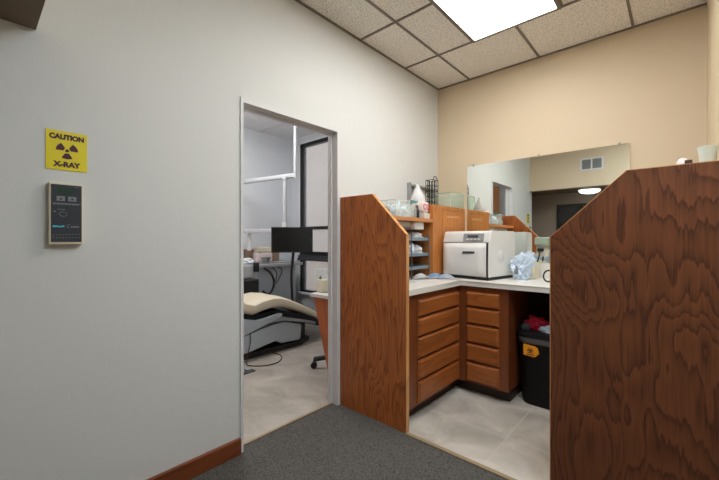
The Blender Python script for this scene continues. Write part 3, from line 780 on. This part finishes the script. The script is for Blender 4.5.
for i in range(9): box(bm, fx+.002, fx+.0026, .224+i*.010, .231+i*.010, 1.249+.0006*i, 1.2505+.0006*i)
for i in range(9): box(bm, fx+.002, fx+.0026, .224+i*.010, .228+i*.010, 1.238, 1.2405)
tube(bm, [(fx+.0024, .256+.012*math.cos(a), 1.335+.009*math.sin(a)) for a in [i*PI/8 for i in range(17)]], .0009, 4, False)
tube(bm, [(fx+.0024, .274+.006*math.cos(a), 1.286+.006*math.sin(a)) for a in [math.radians(50+26*i) for i in range(11)]], .0009, 4, False)
for i in range(4): box(bm, fx+.002, fx+.0028, .281+i*.007, .286+i*.007, 1.281, 1.287)
obj('markings', bm, 'ink_grey', t)
bm = bmesh.new()
for i in range(4): box(bm, fx+.002, fx+.0028, .224+i*.009, .2332+i*.009, 1.281+.0012*(i % 2), 1.289-.001*(i % 3))
o = obj('markings', bm, 'cyan_ink', t); o['label'] = 'cyan printed letters'

# ------------------------------------------------------------------ treatment room furniture
# dental chair, runs along +y, foot towards the window
t = thing('dental_chair', 'reclined dental chair with cream upholstery and grey base seen through the doorway', 'dental chair', (-3.52, 2.1, 0))
bm = bmesh.new()
prof = [(1.30, .80, .14, .12), (1.42, .80, .17, .13), (1.55, .74, .24, .12), (1.75, .67, .28, .14), (1.90, .60, .29, .14), (1.98, .575, .29, .14), (2.08, .605, .28, .15), (2.22, .618, .275, .145), (2.34, .600, .27, .135), (2.48, .545, .265, .12), (2.62, .478, .26, .105),
        (2.78, .395, .25, .095), (2.92, .315, .235, .085), (3.03, .262, .21, .075), (3.08, .225, .15, .04)]
rings = []
for y, z, hw, th in prof:
    ring = []
    for k in range(20):
        a = 2*PI*k/20; c, s = math.cos(a), math.sin(a)
        px = math.copysign(abs(c)**.55, c)*hw; pz = math.copysign(abs(s)**.7, s)*th/2
        if s > 0: pz += -.018*(1-abs(px/hw)**2)+.014
        ring.append((-3.52+px, y, z-th/2+pz))
    rings.append(ring)
loft(bm, rings); obj('upholstery', bm, 'cream_vinyl', t, True)
# piping crease line on side
bm = bmesh.new(); prism(bm, [(1.5, .56), (1.95, .44), (2.1, .44), (2.3, .455), (2.45, .415), (2.85, .27), (3.0, .20), (2.96, .15), (2.6, .27), (2.35, .36), (1.95, .33), (1.6, .38)], 'x', -3.70, -3.30); obj('seat_frame', bm, 'black', t)
bm = bmesh.new(); prism(bm, [(1.45, .40), (1.70, .26), (1.85, .265), (2.0, .31), (2.30, .388), (2.315, .42), (2.27, .425), (2.0, .385), (1.85, .43), (1.7, .50), (1.5, .56)], 'x', -3.27, -3.215)
bmesh.ops.bevel(bm, geom=bm.edges[:], offset=.008, segments=2, affect='EDGES'); obj('armrest', bm, 'chair_grey', t, True)
bm = bmesh.new(); prism(bm, [(2.12, .34), (2.34, .335), (2.62, .27), (2.80, .215), (2.80, .245), (2.6, .305), (2.34, .375), (2.14, .375)], 'x', -3.31, -3.235); obj('side_rail', bm, 'grey_plastic', t)
bm = bmesh.new(); prism(bm, [(1.60, .10), (1.90, .072), (2.25, .15), (2.30, .09), (2.58, .075), (2.60, .25), (2.35, .32), (2.05, .29), (1.7, .22), (1.6, .2)], 'x', -3.72, -3.24)
bmesh.ops.bevel(bm, geom=bm.edges[:], offset=.012, segments=2, affect='EDGES'); obj('lift_base', bm, 'chair_grey', t, True)
bm = bmesh.new(); prism(bm, [(-3.78, 1.55), (-3.34, 1.55), (-3.28, 1.75), (-3.27, 2.62), (-3.36, 2.80), (-3.76, 2.80)], 'z', 0, .055); obj('floor_plate', bm, 'black', t)
obj('rear_column', B(-3.66, -3.36, 2.60, 2.74, .05, .31), 'black', t)
# floor cable and foot control
bm = bmesh.new(); tube(bm, [(-3.25, 1.93, .30), (-3.19, 1.90, .2), (-3.17, 1.85, .03), (-3.10, 1.83, .006), (-2.98, 1.93, .006), (-2.97, 2.08, .006), (-3.08, 2.2, .006), (-3.2, 2.22, .006), (-3.26, 2.15, .03)], .005)
tag(obj('floor_cable', bm, 'toe_dark', None, True), 'thin dark cable looped on the treatment room floor beside the dental chair', 'cable')
t = thing('foot_control', 'grey foot control pedal on the treatment room floor by the left door jamb', 'pedal', (-2.95, 1.70, 0))
obj('base', B(-3.03, -2.93, 1.58, 1.80, 0, .012, bev=.004), 'dark_grey', t)
obj('pedal', multi((-3.01, -2.95, 1.62, 1.70, .012, .03), (-3.0, -2.96, 1.73, 1.79, .012, .024), bev=.003), 'grey_plastic', t)
# desk with tapered end
t = thing('desk', 'white-topped wall desk with a tapered wooden end panel in the treatment room', 'desk', (-2.2, 2.6, 0))
obj('desktop', B(-2.455, XL-WT-.001, 2.06, 3.10, .72, .752, bev=.004), 'counter', t)
bm = bmesh.new(); prism(bm, [(-2.43, .72), (-2.215, 0), (XL-WT-.002, 0), (XL-WT-.002, .72)], 'y', 2.08, 2.11); obj('end_panel', bm, 'desk_wood', t)
bm = bmesh.new(); prism(bm, [(-2.43, .72), (-2.215, 0), (XL-WT-.002, 0), (XL-WT-.002, .72)], 'y', 3.05, 3.08); obj('end_panel', bm, 'desk_wood', t)
t = thing('dispenser', 'beige dispenser with clear top on the white desk beyond the doorway', 'dispenser', (-2.40, 2.2, .752))
obj('body', B(-2.445, -2.36, 2.13, 2.26, .752, .87, bev=.01), 'ivory', t, True)
obj('hopper', B(-2.452, -2.352, 2.12, 2.27, .885, .97, bev=.012), 'clear_plastic', t, True)
for a, b_ in ((-2.43, 2.15), (-2.38, 2.23)): obj('neck', B(a, a+.012, b_, b_+.012, .868, .90), 'dark_grey', t)
# stool
cx, cy = -2.385, 2.40
t = thing('office_stool', 'black rolling stool with caster feet tucked under the white desk', 'stool', (cx, cy, 0))
for k in range(5):
    a = math.radians(222+72*k); ex, ey = cx+.27*math.cos(a), cy+.27*math.sin(a)
    if ex > XL-WT-.03: continue
    bm = bmesh.new()
    tube(bm, [(cx, cy, .11), ((cx+ex)/2, (cy+ey)/2, .105), (ex, ey, .085)], .024, 8); lg = obj('leg', bm, 'black', t, True)
    bm = bmesh.new(); tx, ty = -math.sin(a)*.022, math.cos(a)*.022
    cyl(bm, (ex-tx, ey-ty, .03), (ex-tx*.25, ey-ty*.25, .03), .03); cyl(bm, (ex+tx*.25, ey+ty*.25, .03), (ex+tx, ey+ty, .03), .03)
    cyl(bm, (ex, ey, .04), (ex, ey, .085), .008); obj('caster', bm, 'black', lg, True)
bm = bmesh.new(); cyl(bm, (cx, cy, .09), (cx, cy, .42), .025); obj('column', bm, 'dark_grey', t, True)
bm = bmesh.new(); lathe(bm, [(.05, 0), (.16, .01), (.175, .03), (.17, .06), (.1, .07), (.01, .072)], (cx, cy, .42), 28); obj('seat', bm, 'black', t, True)

# ceiling mounted arms
t = thing('dental_light', 'white dental light on a ceiling-mounted pole and long swing arms', 'dental light', (-3.47, 2.675, CEIL))
bm = bmesh.new(); cyl(bm, (-3.50, 2.70, 1.99), (-3.50, 2.70, CEIL-.005), .021); obj('pole', bm, 'arm_white', t, True)
bm = bmesh.new(); v0, v1 = Vector((-3.49, 2.705, 2.035)), Vector((-4.38, 2.385, 1.995)); d = (v1-v0); L_ = d.length
box(bm, 0, L_, -.022, .022, -.030, .024, bev=.01, M=Matrix.Translation(v0) @ d.to_track_quat('X', 'Z').to_matrix().to_4x4()); obj('upper_arm', bm, 'arm_white', t, True)
bm = bmesh.new(); cyl(bm, (-3.63, 2.64, 1.38), (-3.63, 2.64, 2.02), .025); cyl(bm, (-3.63, 2.64, 1.98), (-3.63, 2.64, 2.005), .034); obj('drop_post', bm, 'arm_white', t, True)
bm = bmesh.new(); cyl(bm, (-3.63, 2.64, 1.32), (-3.63, 2.64, 1.45), .034); obj('joint', bm, 'offwhite', t, True)
bm = bmesh.new(); v0, v1 = Vector((-3.64, 2.64, 1.345)), Vector((-4.36, 2.40, 1.345)); d = (v1-v0); L_ = d.length
box(bm, 0, L_, -.02, .02, -.027, .027, bev=.008, M=Matrix.Translation(v0) @ d.to_track_quat('X', 'Z').to_matrix().to_4x4()); obj('lower_arm', bm, 'arm_white', t, True)
obj('light_post', B(-4.24, -4.20, 2.475, 2.515, 1.09, 1.33, bev=.006), 'white_plastic', t)
obj('light_head', B(-4.38, -4.255, 2.40, 2.44, 1.02, 1.29, bev=.02), 'grey_plastic', t)
# monitor
mc = Vector((-3.50, 2.655, 1.232))
f = Vector((.80, -.60, 0)); rz = math.atan2(f.y, f.x)+PI/2+math.radians(3)
t = thing('monitor', 'black flat monitor hanging from the white arm in the treatment room', 'monitor', mc, rz=rz)
obj('bezel', B(-.250, .250, -.015, .02, -.155, .155, bev=.004), 'black', t, False, True)
obj('screen', B(-.238, .238, -.017, -.0145, -.138, .143), 'screen', t, False, True)
obj('mount', B(-.05, .05, .02, .10, -.03, .12, bev=.004), 'black', t, False, True)
obj('logo', B(-.012, .012, -.0165, -.0145, -.149, -.145), 'ink_grey', t, False, True)
bm = bmesh.new(); tube(bm, [(-3.55, 2.71, 1.08), (-3.58, 2.72, .95), (-3.64, 2.75, .8), (-3.74, 2.83, .62), (-3.85, 2.93, .30), (-3.88, 2.96, .02)], .018)
tag(obj('hose', bm, 'black', None, True), 'thick black hose hanging below the monitor to behind the dental chair', 'hose')
# delivery unit
t = thing('delivery_unit', 'dental delivery unit with grey rail and black tray behind the dental chair', 'dental unit', (-3.92, 2.35, 0))
obj('column', B(-3.96, -3.90, 2.34, 2.42, .03, .92, bev=.006), 'alu', t)
obj('base', B(-4.03, -3.83, 2.24, 2.52, 0, .03, bev=.006), 'dark_grey', t)
obj('rail', B(-3.90, -3.83, 2.36, 3.09, .885, .925, bev=.008), 'alu', t)
obj('tray', B(-4.0, -3.82, 2.12, 2.395, .515, .735, bev=.008), 'black', t)
obj('control_head', B(-3.95, -3.84, 2.20, 2.33, .76, .93, bev=.02), 'grey_plastic', t)
obj('clamp', B(-3.87, -3.80, 2.345, 2.385, .84, .95, bev=.004), 'black', t)
bm = bmesh.new(); tube(bm, [(-3.80, 2.45, .885), (-3.78, 2.53, .82), (-3.77, 2.575, .72), (-3.77, 2.56, .62), (-3.78, 2.50, .555), (-3.80, 2.43, .60)], .016); obj('hose', bm, 'black', t, True)
bm = bmesh.new(); tube(bm, [(-3.87, 2.60, .90), (-3.86, 2.68, .80), (-3.87, 2.66, .68), (-3.88, 2.62, .60)], .008)
tube(bm, [(-3.87, 2.66, .90), (-3.86, 2.76, .84), (-3.87, 2.73, .74), (-3.88, 2.68, .66)], .008); obj('instrument_hose', bm, 'dark_grey', t, True)
obj('shelf', B(-4.0, -3.80, 2.10, 2.38, .735, .752, bev=.003), 'dark_grey', t)
# side counter with clutter
t = thing('side_counter', 'grey counter unit against the far grey wall of the treatment room', 'counter', (-4.3, 2.7, 0))
obj('body', B(DX0+.002, -4.14, 2.2, 3.2, 0, .90), 'counter_grey', t)
obj('top', B(DX0+.002, -4.10, 2.18, 3.22, .90, .925, bev=.003), 'grey_plastic', t)
tag(obj('cardboard_box', B(-4.50, -4.33, 2.55, 3.05, .925, 1.10, bev=.003), 'cardboard'), 'brown cardboard box on the grey counter at the far wall', 'box')
tag(obj('tissue_pack', B(-4.32, -4.215, 2.60, 2.86, .925, 1.06, bev=.02), 'pinkwhite'), 'pale pink tissue pack on the grey counter under the monitor edge', 'pack')
tag(obj('glove_box', B(-4.31, -4.215, 2.62, 2.88, 1.062, 1.13, bev=.006), 'ivory'), 'cream glove box stacked on the pale pink tissue pack', 'box')
bm = bmesh.new(); lathe(bm, [(.04, 0), (.06, .05), (.07, .07)], (-4.14, 2.70, .925), 20); tag(obj('small_basin', bm, 'grey_plastic', None, True), 'grey bowl on the front edge of the grey counter', 'bowl')
bm = bmesh.new(); crumple(bm, (-4.20, 2.46, .925), .06, .09, .045, .3, 3, 41); tag(obj('crumpled_cloth', bm, 'paper'), 'crumpled white cloth at the left end of the grey counter', 'cloth')
bm = bmesh.new(); tube(bm, [(-3.99+0*i, 2.80+.075*math.cos(i*PI/8), .99+.075*math.sin(i*PI/8)) for i in range(17)], .007)
tag(obj('blood_pressure_tube', bm, 'black', None, True), 'black looped tube hanging by the grey rail of the dental unit', 'tube') if 0 else bm.free()
# tall wood storage at the rear of the treatment room (glimpsed in the mirror)
t = thing('tall_cabinet', 'tall orange wooden cabinet at the rear of the treatment room, glimpsed in the mirror', 'cabinet', (-2.9, .3, 0))
obj('body', B(-3.3, -2.40, DY0+.002, .44, 0, 2.5), 'upper_wood', t)
bm = bmesh.new(); box(bm, -3.29, -2.915, .44, .46, .1, 2.48); obj('door', bm, 'upper_wood', t)
bm = bmesh.new(); box(bm, -2.905, -2.41, .44, .46, .1, 2.48); obj('door', bm, 'upper_wood', t)

# ------------------------------------------------------------------ world, camera, view
wd = bpy.data.worlds.new('World'); SC.world = wd; wd.use_nodes = True
bg = wd.node_tree.nodes['Background']; bg.inputs['Color'].default_value = (.80, .88, 1, 1); bg.inputs['Strength'].default_value = 1.6
cam = bpy.data.cameras.new('Camera'); co = bpy.data.objects.new('Camera', cam); COL.objects.link(co)
cam.sensor_width = 36; cam.lens = 352/719*36; cam.clip_start = .05
co.location = (0, 0, H); co.rotation_euler = (PI/2, 0, math.radians(42)); SC.camera = co
SC.view_settings.view_transform = 'Standard'; SC.view_settings.look = 'None'; SC.view_settings.gamma = 1
SC.view_settings.use_curve_mapping = False
SC.view_settings.exposure = 0.0
